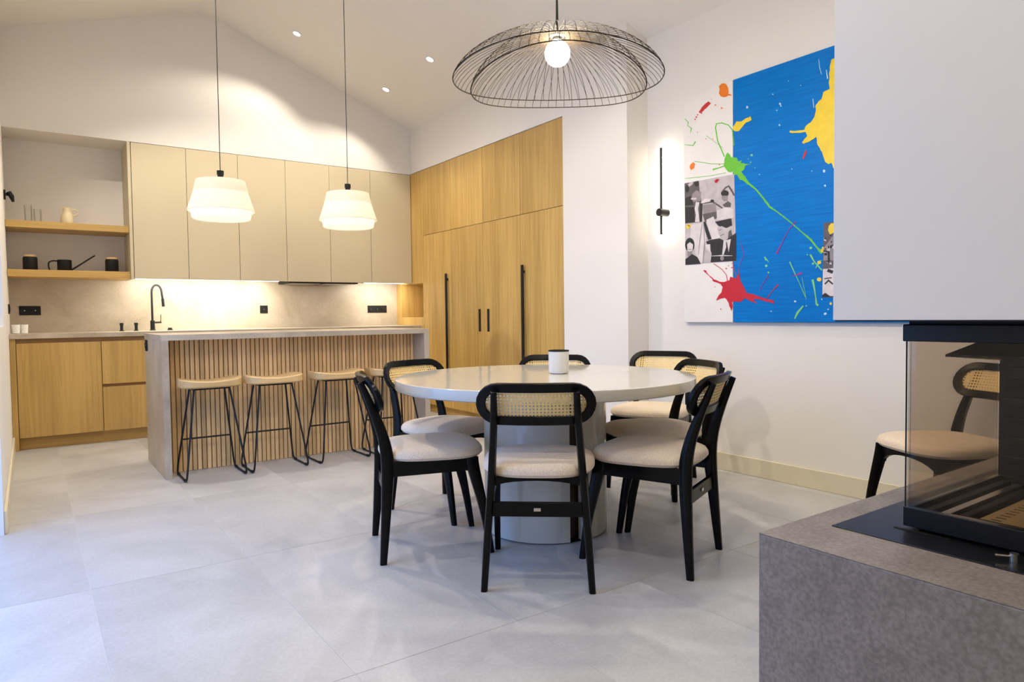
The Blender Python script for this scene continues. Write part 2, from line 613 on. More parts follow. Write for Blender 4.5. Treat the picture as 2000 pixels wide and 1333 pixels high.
tag(bx(XL + 0.001, XC - 0.001, BF - 0.012, YB - 0.02, 0.906, 0.946).build('worktop', MAT['greige'], bevel=0.002), 'long greige stone worktop along the back wall', 'worktop')

# ------------------------------------------------------------------ wall cabinets
UX = [0.79, 1.2387, 1.6953, 2.1507, 2.6054, 3.0607, 3.5445]
ul = ['sand coloured wall cabinet next to the open shelves', 'sand wall cabinet behind left pendant lamp', 'sand wall cabinet third from the open shelves', 'sand wall cabinet over left half of extractor', 'sand wall cabinet behind right pendant lamp',
      'sand wall cabinet touching the tall oak cabinets']
for i in range(6):
    w = UX[i + 1] - UX[i]
    t = thing('wall_cabinet', ul[i], 'cabinet', (UX[i], YU, 1.417), 0, 'sand coloured wall cabinets')
    e0 = -0.028 if i == 0 else 0
    bx(0.001, w - 0.001, 0.024, YB - YU - 0.021, 0.016, 1.213).build('body', MAT['matt'], t)
    bx(0.0018, w - 0.0018, 0, 0.021, 0, 1.211).build('door', MAT['cream'], t, bevel=0.0012)
    if i == 0:
        bx(e0, -0.003, 0, YB - YU - 0.001, 0, 1.214).build('side_panel', MAT['cream'], t, bevel=0.001)


def led_bar(x0, x1, label):
    t = thing('led_strip', label, 'light', ((x0 + x1) / 2, YU + 0.10, 1.4325), 0, 'under-cabinet light bars')
    h = (x1 - x0) / 2
    bx(-h, h, -0.045, 0.045, -0.010, 0).build('housing', MAT['white'], t)
    bx(-h + 0.01, h - 0.01, -0.038, 0.038, -0.0125, -0.0101).build('diffuser', MAT['led'], t)
    l = bpy.data.lights.new('led_light', 'AREA')
    l.shape = 'RECTANGLE'
    l.size, l.size_y = 2 * h, 0.06
    l.color = (1.0, 0.92, 0.80)
    l.energy = 32 * h
    lo = bpy.data.objects.new('led_light', l)
    col.objects.link(lo)
    lo.parent = t
    lo.location = (0, 0.02, -0.016)
    lo.rotation_euler = (R(28), 0, 0)


led_bar(0.80, 2.10, 'long white light bar under left three wall cabinets')
led_bar(3.02, 3.50, 'short white light bar under rightmost wall cabinet')
t = thing('extractor_hood', 'black built-in extractor under sand wall cabinets', 'extractor', (2.54, YU + 0.18, 1.41), 0)
bx(-0.37, 0.37, -0.155, 0.20, -0.006, 0.0225).build('body', MAT['matt'], t, bevel=0.002)
for k in (-1, 1):
    bx(k * 0.18 - 0.15, k * 0.18 + 0.15, -0.12, 0.16, -0.010, -0.0062).build('filter', MAT['steel'], t)

# open shelves in the recess
for z0, z1, lb in ((1.828, 1.886, 'upper thick oak shelf holding the cream jug'), (1.420, 1.480, 'lower thick oak shelf holding black canisters')):
    tag(bx(XL + 0.002, 0.760, 6.98, YB - 0.0215 if z0 < 1.5 else YB - 0.001, z0, z1).build('shelf', MAT['oakx'], bevel=0.002), lb, 'shelf', 'open oak shelves')

# ------------------------------------------------------------------ tall oak cabinets
tl = ['tall oak cabinet with long black handle next to open niche', 'tall oak cabinet with short black handle, left of middle pair', 'tall oak cabinet with short black handle, right of middle pair', 'tall oak cabinet with long black handle next to white pillar']
for i in range(4):
    y1, y0 = TY[i], TY[i + 1]
    w = y1 - y0
    t = thing('tall_cabinet', tl[i], 'cabinet', (XC, y0, 0), 0, 'tall oak cabinets')
    bx(0.024, 0.62, 0.001, w - 0.001, 0.09, 2.634).build('body', MAT['matt'], t)
    bx(0.045, 0.06, 0, w, 0, 0.09).build('kickboard', MAT['oak'], t)
    bx(0, 0.022, 0.0018, w - 0.0018, 1.929, 2.634).build('upper_door', MAT['oak'], t, bevel=0.0012)
    d = bx(0, 0.022, 0.0018, w - 0.0018, 0.09, 1.925).build('lower_door', MAT['oak'], t, bevel=0.0012)
    hy, z0, z1, hw = [(0.075, 0.42, 1.485, 0.030), (0.073, 0.895, 1.11, 0.036), (w - 0.078, 0.895, 1.11, 0.036), (w - 0.055, 0.42, 1.485, 0.030)][i]
    if i in (0, 3):
        MB().box(-0.030, -0.018, hy - hw / 2, hy + hw / 2, z0, z1).box(-0.018, -0.0002, hy - 0.008, hy + 0.008, z0 + 0.05, z0 + 0.07).box(-0.018, -0.0002, hy - 0.008, hy + 0.008, z1 - 0.07, z1 - 0.05).build('handle', MAT['matt'], d, bevel=0.002)
    else:
        bx(-0.004, -0.0002, hy - hw / 2, hy + hw / 2, z0, z1).build('handle', MAT['matt'], d, bevel=0.001)

# open niche beside the tall cabinets
t = thing('niche_cabinet', 'oak open niche standing on the stone worktop', 'niche', (XC, TY[0], 0), 0)
D = YB - TY[0] - 0.022
MB().box(0, 0.022, 0.002, D, 1.412, 2.634).build('upper_panel', MAT['oak'], t, bevel=0.001)
MB().box(0, 0.022, 0.002, D, 0.948, 1.037).build('lower_panel', MAT['oak'], t, bevel=0.001)
MB().box(0, 0.022, 0.002, D, 0.002, 0.9475).build('base_panel', MAT['oak'], t)
MB().box(0, 0.022, 0.002, 0.026, 1.0375, 1.4115).build('stile', MAT['oak'], t)
MB().box(0, 0.022, 0.57, D, 1.0375, 1.4115).build('stile', MAT['oak'], t)
MB().box(0.0225, 0.40, 0.004, 0.026, 1.02, 1.43).build('niche_side', MAT['oak'], t)
MB().box(0.0225, 0.40, 0.57, 0.592, 1.02, 1.43).build('niche_side', MAT['oak'], t)
MB().box(0.40, 0.42, 0.004, 0.592, 1.00, 1.45).build('niche_back', MAT['oak'], t)
MB().box(0.0225, 0.40, 0.0265, 0.5695, 1.017, 1.037).build('niche_floor', MAT['oakx'], t)
MB().box(0.0225, 0.40, 0.0265, 0.5695, 1.412, 1.432).build('niche_top', MAT['oakx'], t)

# ------------------------------------------------------------------ kitchen island
IX0, IX1, IY0, IY1 = 0.70, 2.663, 4.935, 5.72
isl = thing('kitchen_island', 'greige stone waterfall island with vertical oak slats', 'island', (IX0, IY0, 0))
IW, IDp = IX1 - IX0, IY1 - IY0
bx(0, IW, 0, IDp, 0.910, 0.948).build('worktop', MAT['greige'], isl, bevel=0.0015)
bx(0, 0.042, 0, IDp, 0, 0.9098).build('side_panel', MAT['greige'], isl, bevel=0.0015)
bx(IW - 0.046, IW, 0, IDp, 0, 0.9098).build('side_panel', MAT['greige'], isl, bevel=0.0015)
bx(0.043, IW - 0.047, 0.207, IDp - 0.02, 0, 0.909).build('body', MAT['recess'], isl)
n_sl = 60
pitch = (IW - 0.09) / n_sl
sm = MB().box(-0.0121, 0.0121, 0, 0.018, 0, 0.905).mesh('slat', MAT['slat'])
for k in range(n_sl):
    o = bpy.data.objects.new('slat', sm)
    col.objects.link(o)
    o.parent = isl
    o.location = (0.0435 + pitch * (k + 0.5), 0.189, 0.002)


def socket(label, loc, n, rot, grp):
    t = thing('power_socket', label, 'socket', loc, rot, grp)
    w = 0.078 * n
    bx(-w / 2, w / 2, -0.009, -0.0005, -0.04, 0.04).build('cover_plate', MAT['matt'], t, bevel=0.002)
    for k in range(n):
        cx = -w / 2 + 0.078 * (k + 0.5)
        g = MB()
        ring = [(cx + 0.024 * math.cos(a * math.pi / 8), -0.0105, 0.024 * math.sin(a * math.pi / 8)) for a in range(16)]
        g.tube(ring, 0.0025, 6, closed=True)
        g.build('socket_ring', MAT['metal'], t, smooth=True)
        MB().tube([(cx, -0.0092, 0), (cx, -0.0125, 0)], 0.005, 8).build('socket_pin', MAT['steel'], t)
    return t


GS = 'black sockets on the stone backsplash'
socket('black double socket on backsplash under open shelves', (0.016, YB - 0.02, 1.142), 2, 0, GS)
socket('single black socket on backsplash in middle of kitchen', (2.02, YB - 0.02, 1.142), 1, 0, GS)
socket('triple black socket on backsplash near oak niche', (3.298, YB - 0.02, 1.138), 3, 0, GS)
socket('small black socket on end panel of island', (IX0, 5.60, 0.862), 1, R(-90), None)
t = thing('light_switch', 'small black switch on left wall above the worktop', 'switch', (XL, 6.93, 1.15), R(90))
bx(-0.04, 0.04, -0.010, -0.0005, -0.04, 0.04).build('cover_plate', MAT['matt'], t, bevel=0.002)
bx(-0.026, 0.026, -0.014, -0.0102, -0.026, 0.026).build('rocker', MAT['metal'], t, bevel=0.001)

# small black wall spotlight at the left wall
t = thing('wall_spotlight', 'small black spotlight on left wall by upper shelf', 'lamp', (XL, 6.90, 2.075))
MB().tube([(0.0005, 0, 0), (0.014, 0, 0)], 0.040, 20).build('wall_mount', MAT['matt'], t, smooth=True)
MB().tube([(0.0145, 0, 0), (0.036, 0, 0.004)], 0.011, 10).build('arm', MAT['matt'], t, smooth=True)
MB().tube([(0.032, 0, 0.022), (0.052, 0.0, -0.012), (0.062, 0, -0.055)], [0.020, 0.019, 0.009], 14).build('lamp_head', MAT['matt'], t, smooth=True)

# ------------------------------------------------------------------ things on worktop and shelves
t = thing('kitchen_tap', 'tall black arched kitchen tap on the worktop', 'tap', (0.955, 7.21, 0.946))
MB().lathe([(0.026, 0), (0.026, 0.006), (0.020, 0.012), (0.020, 0.09), (0.015, 0.095)], 20).build('base', MAT['metal'], t, smooth=True)
arc = [(0, 0, 0.09), (0, 0, 0.33)] + [(0.042 - 0.042 * math.cos(a), 0, 0.36 + 0.068 * math.sin(a)) for a in [math.pi * k / 10 for k in range(0, 10)]] + [(0.088, 0, 0.33), (0.092, 0, 0.30)]
MB().tube(catmull(arc, 2), 0.0095, 10).build('spout', MAT['metal'], t, smooth=True)
MB().tube([(0.092, 0, 0.30), (0.097, 0, 0.225)], 0.013, 12).build('spray_head', MAT['metal'], t, smooth=True)
MB().tube([(0.018, 0, 0.075), (0.075, 0, 0.077)], 0.008, 8).tube([(0.070, 0, 0.07), (0.072, 0, 0.15)], 0.0035, 6).build('lever', MAT['metal'], t, smooth=True)
for x, lb in ((0.70, 'left of two small black pump posts beside the tap'), (0.818, 'right of two small black pump posts beside the tap')):
    t = thing('soap_pump', lb, 'soap pump', (x, 7.21, 0.946), 0, 'black posts on the worktop')
    MB().lathe([(0.02, 0), (0.02, 0.008), (0.013, 0.010), (0.013, 0.052)], 16).build('post', MAT['metal'], t, smooth=True)
    MB().lathe([(0.016, 0.0522), (0.016, 0.074), (0.014, 0.076)], 16).build('head', MAT['metal'], t, smooth=True)
tag(MB().lathe([(0.026, 0), (0.026, 0.006), (0.018, 0.010), (0.018, 0.022), (0.016, 0.024)], 20, (1.10, 7.19, 0.946)).build('drain_knob', MAT['metal'], smooth=True), 'low black sink knob right of the tap', 'knob')
for x, y, lb in ((-0.085, 6.99, 'left white tumbler in left corner of worktop'), (-0.030, 7.02, 'right white tumbler in left corner of worktop')):
    o = MB().lathe([(0.020, 0), (0.026, 0.003), (0.030, 0.075), (0.0275, 0.075), (0.024, 0.006), (0.001, 0.005)], 20).build('tumbler', MAT['frosted'], smooth=True)
    o.location = (x, y, 0.946)
    tag(o, lb, 'tumbler', 'white tumblers on the worktop')

t = thing('ceramic_jug', 'cream ceramic jug with ring handle on upper shelf', 'jug', (0.307, 7.15, 1.886))
MB().lathe([(0.048, 0), (0.051, 0.004), (0.050, 0.05), (0.044, 0.085), (0.034, 0.102), (0.032, 0.135), (0.036, 0.150), (0.032, 0.150), (0.028, 0.135), (0.028, 0.11), (0.001, 0.10)], 28).build('body', MAT['cream_c'], t, smooth=True)
MB().tube([(0.056 + 0.026 * math.cos(a), 0, 0.112 + 0.026 * math.sin(a)) for a in [2 * math.pi * k / 16 for k in range(16)]], 0.006, 8, closed=True).build('handle', MAT['cream_c'], t, smooth=True)
MB().prism([(-0.030, -0.012, 0.13), (-0.030, 0.012, 0.13), (-0.032, 0.012, 0.152), (-0.046, 0, 0.156), (-0.032, -0.012, 0.152)], (0.004, 0, 0)).build('spout', MAT['cream_c'], t)
for x, h, lb in ((0.03, 0.15, 'taller clear glass on upper shelf left of cream jug'), (0.095, 0.12, 'shorter clear glass on upper shelf left of cream jug')):
    o = MB().lathe([(0.026, 0), (0.029, 0.004), (0.030, h), (0.0285, h), (0.027, 0.008), (0.001, 0.007)], 20).build('drinking_glass', MAT['tumbler'], smooth=True)
    o.location = (x, 7.14, 1.886)
    tag(o, lb, 'glass', 'clear glasses on the upper shelf')
for x, lb in ((0.030, 'black canister with wooden lid left of watering can'), (0.634, 'black canister with wooden lid right of watering can')):
    t = thing('canister', lb, 'canister', (x, 7.15, 1.480), 0, 'black canisters on the lower shelf')
    MB().lathe([(0.050, 0), (0.053, 0.004), (0.053, 0.105), (0.047, 0.118)], 28).build('body', MAT['matt'], t, smooth=True)
    MB().lathe([(0.045, 0.1182), (0.046, 0.130), (0.043, 0.134)], 28).build('lid', MAT['seatwood'], t, smooth=True)
t = thing('watering_can', 'small black watering can with long straight spout', 'watering can', (0.275, 7.15, 1.480))
MB().lathe([(0.052, 0), (0.054, 0.003), (0.054, 0.098), (0.050, 0.100), (0.050, 0.095), (0.001, 0.09)], 28).build('body', MAT['matt'], t, smooth=True)
MB().tube([(0.048, 0, 0.012), (0.23, 0, 0.148)], [0.008, 0.0055], 10).build('spout', MAT['matt'], t, smooth=True)
MB().tube(catmull([(-0.05, 0, 0.088), (-0.085, 0, 0.090), (-0.112, 0, 0.075), (-0.116, 0, 0.045), (-0.108, 0, 0.010), (-0.085, 0, 0.006)], 4), 0.006, 8).build('handle', MAT['matt'], t, smooth=True)


# ------------------------------------------------------------------ bar stools
def make_stool():
    t = thing('bar_stool', '', 'stool', (0, 0, 0), 0, 'wooden bar stools at the island')
    # saddle seat, dipped in the middle, rounded ends
    m = MB()
    out = sup(0.194, 0.145, 4.0, 44)
    def zt(x, y):
        return 0.644 + 0.014 * (abs(x) / 0.2) ** 2 - 0.012 * max(0, 1 - (abs(x) / 0.16) ** 2) * (0.4 + 0.6 * (y + 0.15) / 0.3)
    rings = [[(x * 0.94, y * 0.92, 0.597) for x, y in out], [(x, y, 0.606) for x, y in out], [(x, y, zt(x, y) - 0.006) for x, y in out],
             [(x * 0.975, y * 0.965, zt(x, y)) for x, y in out], [(x * 0.6, y * 0.6, zt(x * .6, y * .6)) for x, y in out], [(x * 0.15, y * 0.15, zt(0, 0)) for x, y in out]]
    m.loft(rings)
    m.build('seat', MAT['seatwood'], t, smooth=True)
    bx(-0.115, 0.115, -0.085, 0.085, 0.583, 0.5965).build('seat_plate', MAT['metal'], t)
    for s in (-1, 1):
        p = [(s * 0.110, -0.075, 0.590), (s * 0.178, -0.168, 0.075), (s * 0.183, -0.165, 0.030), (s * 0.185, -0.135, 0.008), (s * 0.185, 0.0, 0.0075),
             (s * 0.185, 0.135, 0.008), (s * 0.183, 0.165, 0.030), (s * 0.178, 0.168, 0.075), (s * 0.110, 0.075, 0.590)]
        q = [p[0]] + catmull(p[1:8], 4) + [p[8]]
        leg = MB().tube(q, 0.0065, 8).build('leg_frame', MAT['metal'], t, smooth=True)
        for y in (-0.12, 0.12):
            MB().tube([(s * 0.185, y - 0.014, 0.009), (s * 0.185, y + 0.014, 0.009)], 0.009, 8).build('foot_pad', MAT['matt'], leg)
    zf = 0.235
    k = (0.590 - zf) / (0.590 - 0.075)
    xf, yf = 0.110 + 0.068 * k, 0.075 + 0.093 * k
    MB().tube([(-xf, yf, zf), (xf, yf, zf)], 0.006, 8).build('footrest', MAT['metal'], t, smooth=True)
    return t


stools = [(0.979, 4.912, 0, 'pale wooden bar stool nearest the left end of island'), (1.395, 4.908, 0, 'second bar stool from left end of island'),
          (1.862, 4.912, 2, 'third bar stool from left end, next to dining chair'), (2.31, 4.914, 0, 'bar stool at right end of island behind dining chairs')]
proto = make_stool()
for i, (x, y, a, lb) in enumerate(stools):
    o = proto if i == 0 else copy_tree(proto)
    o.location = (x, y, 0)
    o.rotation_euler = (0, 0, R(a))
    o['label'] = lb


# ------------------------------------------------------------------ dining chairs
def leg_loft(pts, n=12, e=3.0):
    """pts: (x, y, z, width_x, depth_y); rings perpendicular to the path in the y-z plane"""
    P = catmull([Vector(p[:3]) for p in pts], 4)
    D = catmull([Vector((p[3], p[4], 0)) for p in pts], 4)
    rings = []
    for i, p in enumerate(P):
        t = (P[min(i + 1, len(P) - 1)] - P[max(i - 1, 0)]).normalized()
        ya = Vector((0, t.z, -t.y)).normalized()
        if i == 0 and p.z < 0.001:
            ya = Vector((0, 1, 0))
        rings.append([p + Vector((1, 0, 0)) * u + ya * v for u, v in sup(D[i].x / 2, D[i].y / 2, e, n)])
    return MB().loft(rings)


def back_pt(u, v, w=0.0):
    """u across, v up the tilted panel, w thickness towards the sitter"""
    z = 0.720 + v * 0.94
    return Vector((u, -0.284 - 0.36 * v + 0.85 * u * u + w, z + 0.25 * w))


def stadium(a, h, k=10):
    r = h
    out = []
    for s, c in ((1, a - r), (-1, -(a - r))):
        for i in range(k + 1):
            t = -math.pi / 2 + math.pi * i / k
            out.append((c + s * r * math.cos(t), s * r * math.sin(t)))
    # add points on the straight runs so the panel can curve
    res = []
    for i, p in enumerate(out):
        q = out[(i + 1) % len(out)]
        res.append(p)
        if abs(q[0] - p[0]) > 0.1:
            for j in range(1, 8):
                res.append((p[0] + (q[0] - p[0]) * j / 8, p[1] + (q[1] - p[1]) * j / 8))
    return res


def make_chair():
    t = thing('dining_chair', '', 'chair', (0, 0, 0), 0, 'black cane-back dining chairs')
    K = MAT['black']
    for s in (-1, 1):
        leg_loft([(s * 0.205, -0.235, 0, 0.026, 0.030), (s * 0.190, -0.218, 0.22, 0.030, 0.044), (s * 0.174, -0.207, 0.42, 0.031, 0.056), (s * 0.166, -0.224, 0.54, 0.030, 0.048),
                  (s * 0.156, -0.267, 0.665, 0.028, 0.036), (s * 0.151, -0.311, 0.772, 0.024, 0.024)]).build('rear_leg', K, t, smooth=True)
        leg_loft([(s * 0.198, 0.238, 0, 0.026, 0.028), (s * 0.196, 0.205, 0.20, 0.030, 0.040), (s * 0.190, 0.165, 0.375, 0.034, 0.056), (s * 0.188, 0.158, 0.428, 0.034, 0.058)]).build('front_leg', K, t, smooth=True)
        MB().prism([(s * 0.187 - 0.011, 0.14, 0.372), (s * 0.187 - 0.011, 0.14, 0.428), (s * 0.175 - 0.011, -0.19, 0.428), (s * 0.175 - 0.011, -0.19, 0.365)], (0.022, 0, 0)).build('side_rail', K, t, bevel=0.002)
    # arched rails front and rear
    for y, zlo, arch, nm in ((0.150, 0.345, 0.055, 'front_rail'), (-0.196, 0.385, 0.030, 'rear_rail')):
        pts = [(-0.172, y, 0.428)] + [(0.172, y, 0.428)] + [(0.172 * math.cos(math.pi * i / 12), y, zlo + arch * math.sin(math.pi * i / 12)) for i in range(13)]
        MB().prism(pts, (0, 0.020, 0)).build(nm, K, t)
    st = MB().prism([(-0.183, -0.222, 0.283), (0.183, -0.222, 0.283), (0.179, -0.219, 0.337), (-0.179, -0.219, 0.337)], (0, 0.018, 0)).build('stretcher', K, t, bevel=0.002)
    MB().box(-0.013, 0.013, -0.2245, -0.2215, 0.305, 0.317).build('maker_tag', MAT['steel'], st)
    # upholstered seat
    out = [(x * (1 + 0.06 * y / 0.23), y) for x, y in sup(0.228, 0.230, 3.0, 48)]
    prof = [(0.86, 0.4285), (0.955, 0.430), (1.0, 0.442), (0.995, 0.456), (0.955, 0.470), (0.86, 0.480), (0.65, 0.486), (0.35, 0.489), (0.05, 0.490)]
    MB().loft([[(x * k, y * k + 0.002, z) for x, y in out] for k, z in prof]).build('seat', MAT['fabric'], t, smooth=True)
    # curved stadium frame
    o1, i1 = stadium(0.226, 0.086), stadium(0.188, 0.049)
    m = MB()
    n = len(o1)
    def ring(pts, w):
        return [back_pt(u, v, w) for u, v in pts]
    hw = 0.011
    rows = [ring(o1, -hw), ring([(u * 0.985, v * 0.985) for u, v in o1], hw), ring([(u * 1.01, v * 1.01) for u, v in i1], hw), ring(i1, -hw)]
    v = [p for r in rows for p in r]
    f = []
    for i in range(4):
        for j in range(n):
            f.append((i * n + j, i * n + (j + 1) % n, ((i + 1) % 4) * n + (j + 1) % n, ((i + 1) % 4) * n + j))
    m.add(v, f)
    fr = m.build('back_frame', K, t, smooth=True, bevel=0.004)
    # woven cane panel: a net of cells with open holes
    m = MB()
    c = 0.0135
    nu, nv = 30, 8
    for a in range(-nu // 2, nu // 2):
        for b in range(nv):
            u0, v0 = a * c, (b - nv / 2) * c
            uc, vc = u0 + c / 2, v0 + c / 2
            du = max(0, abs(uc) - (0.196 - 0.053))
            if math.hypot(du, vc) > 0.056:
                continue
            h = c * 0.23
            q = [(u0, v0), (u0 + c, v0), (u0 + c, v0 + c), (u0, v0 + c)]
            p = [(uc - h, vc - h), (uc + h, vc - h), (uc + h, vc + h), (uc - h, vc + h)]
            m.add([back_pt(*x, -0.001) for x in q + p], [(0, 1, 5, 4), (1, 2, 6, 5), (2, 3, 7, 6), (3, 0, 4, 7)])
    m.build('cane_panel', MAT['cane'], t)
    return t


TC = Vector((2.076, 2.665))
chairs = [
    (1.692, 2.213, 50.4, 'black cane-back dining chair in front of table, back to viewer'),
    (1.483, 2.768, -19.2, 'black cane-back dining chair at left of table seen from its side'),
    (2.188, 2.059, 112.7, 'black cane-back dining chair at right front of table'),
    (1.84, 3.222, -75, 'black cane-back dining chair between table and bar stools'),
    (2.445, 3.085, -135, 'black cane-back dining chair behind the white canister, mostly hidden by table'),
    (3.13, 2.94, -154, 'black cane-back dining chair standing back against the dining wall'),
    (2.61, 2.444, 160, 'black cane-back dining chair tucked in at right of table'),
    (3.30, 1.36, 152, 'black cane-back dining chair seen through the fireplace glass'),
]
proto = make_chair()
for i, (x, y, a, lb) in enumerate(chairs):
    o = proto if i == 0 else copy_tree(proto)
    o.location = (x, y, 0)
    o.rotation_euler = (0, 0, R(a - 90))
    o['label'] = lb

# ------------------------------------------------------------------ round table and canister
t = thing('round_table', 'round greige lacquered dining table on drum pedestal', 'table', (TC.x, TC.y, 0))
MB().lathe([(0.66, 0.700), (0.722, 0.700), (0.729, 0.705), (0.730, 0.712), (0.730, 0.742), (0.728, 0.748), (0.7225, 0.75), (0.721, 0.75), (0.5, 0.75)], 128).build('table_top', MAT['table'], t, smooth=True)
m = MB()
cut = [-100, 20, 140]                      # the slots between the three curved shells
for c in cut:
    a0, a1 = R(c + 6.2), R(c + 120 - 6.2)
    rings = []
    for k in range(29):
        a = a0 + (a1 - a0) * k / 28
        rings.append([(r * math.cos(a), r * math.sin(a), z) for r, z in ((0.27, 0.006), (0.302, 0.006), (0.302, 0.6995), (0.27, 0.6995))])
    MB().loft(rings).build('pedestal_shell', MAT['table'], t, smooth=True)
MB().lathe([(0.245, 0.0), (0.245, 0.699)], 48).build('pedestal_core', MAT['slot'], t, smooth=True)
MB().lathe([(0.29, 0.0), (0.29, 0.0055)], 48).build('plinth_ring', MAT['matt'], t, smooth=True)
t = thing('canister_mug', 'white enamel canister with dark rim standing on round table', 'canister', (2.19, 2.69, 0.75))
MB().lathe([(0.040, 0), (0.047, 0.003), (0.051, 0.012), (0.052, 0.112), (0.050, 0.112), (0.049, 0.012), (0.001, 0.010)], 32).build('body', MAT['mug'], t, smooth=True)
MB().lathe([(0.052, 0.1122), (0.0535, 0.114), (0.0535, 0.118), (0.0505, 0.119), (0.0495, 0.1122)], 32).build('rim', MAT['matt'], t, smooth=True)


# ------------------------------------------------------------------ lamps
def downlight(x, y, label, watt=SPOT_W):
    s = -KR if x > RIDGE_X else KL
    nrm = Vector((s, 0, -1)).normalized() if x > RIDGE_X else Vector((KL, 0, -1)).normalized()
    z = ceil_z(x)
    t = thing('downlight', label, 'downlight', (x, y, z), 0, 'recessed ceiling downlights')
    t.rotation_mode = 'QUATERNION'
    t.rotation_quaternion = Vector((0, 0, -1)).rotation_difference(nrm)
    MB().lathe([(0.030, -0.001), (0.044, -0.001), (0.045, -0.006), (0.031, -0.008), (0.030, -0.001)], 24, cap=False).build('trim_ring', MAT['white'], t, smooth=True)
    MB().lathe([(0.001, -0.0015), (0.030, -0.0015), (0.030, -0.004), (0.001, -0.004)], 20).build('lens', MAT['spotlens'], t)
    l = bpy.data.lights.new('downlight_spot', 'SPOT')
    l.energy = watt
    l.color = (1.0, 0.905, 0.775)
    l.spot_size = R(124)
    l.spot_blend = 0.4
    l.shadow_soft_size = 0.03
    lo = bpy.data.objects.new('downlight_spot', l)
    col.objects.link(lo)
    lo.parent = t
    lo.location = (0, 0, -0.02)


downlight(2.106, 6.346, 'downlight in right ceiling slope nearest the ridge', 52)
downlight(2.994, 5.443, 'downlight in right ceiling slope nearest the wire lamp', 34)
downlight(3.007, 6.387, 'downlight in right ceiling slope above tall oak cabinets', 42)
for x, y, w, lb in ((0.6, 5.45, 165, 'added unseen downlight above left end of island'), (0.55, 2.9, 62, 'added unseen downlight over open floor left of table'), (0.75, 0.9, 80, 'added unseen downlight above the viewer'),
                 (2.106, 3.6, 80, 'added unseen downlight between island and round table'), (2.994, 3.55, 22, 'added unseen downlight over back of round table'),
                 (2.106, 1.8, 30, 'added unseen downlight over front of round table'), (2.994, 1.8, 34, 'added unseen downlight beside the painting'), (0.75, -0.9, 50, 'added unseen downlight behind the viewer')):
    downlight(x, y, lb, w)  # out-of-view downlights, added to brighten the kitchen and dining area


def pendant(x, y, label):
    zb = 1.772
    t = thing('pendant_lamp', label, 'pendant lamp', (x, y, zb), 0, 'linen pendant lamps over the island')
    n = 48
    zc = ceil_z(x) - zb
    def shell(prof, name):
        return MB().lathe(prof, n, cap=False).build(name, MAT['shade'], t, smooth=True)
    shell([(0.168, 0.276), (0.190, 0.180), (0.227, 0.066), (0.231, 0.058), (0.226, 0.054)], 'outer_shade')
    shell([(0.158, 0.272), (0.180, 0.182), (0.120, 0.180)], 'upper_band')
    shell([(0.150, 0.270), (0.172, 0.186)], 'band_lining')
    shell([(0.176, 0.178), (0.206, 0.070), (0.206, 0.045), (0.198, 0.004), (0.194, 0.0), (0.190, 0.004)], 'inner_shade')
    shell([(0.016, 0.274), (0.168, 0.276)], 'top_disc')
    MB().lathe([(0.020, 0.277), (0.020, 0.318), (0.024, 0.320), (0.024, 0.350), (0.008, 0.354)], 20).build('cap', MAT['matt'], t, smooth=True)
    MB().tube([(0, 0, 0.352), (0, 0, zc - 0.02)], 0.0028, 8).build('cord', MAT['matt'], t)
    MB().lathe([(0.05, zc - 0.03), (0.05, zc + 0.01)], 24).build('ceiling_rose', MAT['matt'], t, smooth=True)
    MB().tube([(0, 0, 0.273), (0, 0, 0.190)], 0.018, 12).build('socket', MAT['matt'], t, smooth=True)
    MB().lathe([(0.012, 0.1895), (0.028, 0.165), (0.035, 0.135), (0.028, 0.103), (0.010, 0.090), (0.001, 0.088)], 20).build('bulb', MAT['sbulb'], t, smooth=True)


pendant(1.173, 5.30, 'left linen drum pendant lamp on thin cord over island')
pendant(2.141, 5.30, 'right linen drum pendant lamp on thin cord over island')

# wire dome lamp
LX, LY = 2.165, 2.645
t = thing('wire_lamp', 'large black wire dome lamp with globe bulb over table', 'pendant lamp', (LX, LY, 2.0), math.atan2(rgt.y, rgt.x))


def dome(a, b, zs, zf, zt, nrib, name):
    """shell of radial wires; rim swings between zs at the sides and zf front and back"""
    m = MB()
    rim = []
    for k in range(96):
        th = 2 * math.pi * k / 96
        rim.append((a * math.cos(th), b * math.sin(th), zs * math.cos(th) ** 2 + zf * math.sin(th) ** 2))
    m.tube(rim, 0.0026, 6, closed=True)
    for k in range(nrib):
        th = 2 * math.pi * (k + 0.5) / nrib
        zr = zs * math.cos(th) ** 2 + zf * math.sin(th) ** 2
        pts = []
        for i in range(11):
            f = 0.10 + 0.90 * math.sin(math.pi / 2 * i / 10)
            h = max(0.0, 1 - f ** 1.9) ** 0.68
            tw = th + 0.10 * (1 - f) * (1 if name == 'outer_cage' else -1)
            pts.append((a * f * math.cos(tw), b * f * math.sin(tw), zr + (zt - zr) * h))
        m.tube(pts, 0.0013, 4)
    return m.build(name, MAT['wire'], t, smooth=True)


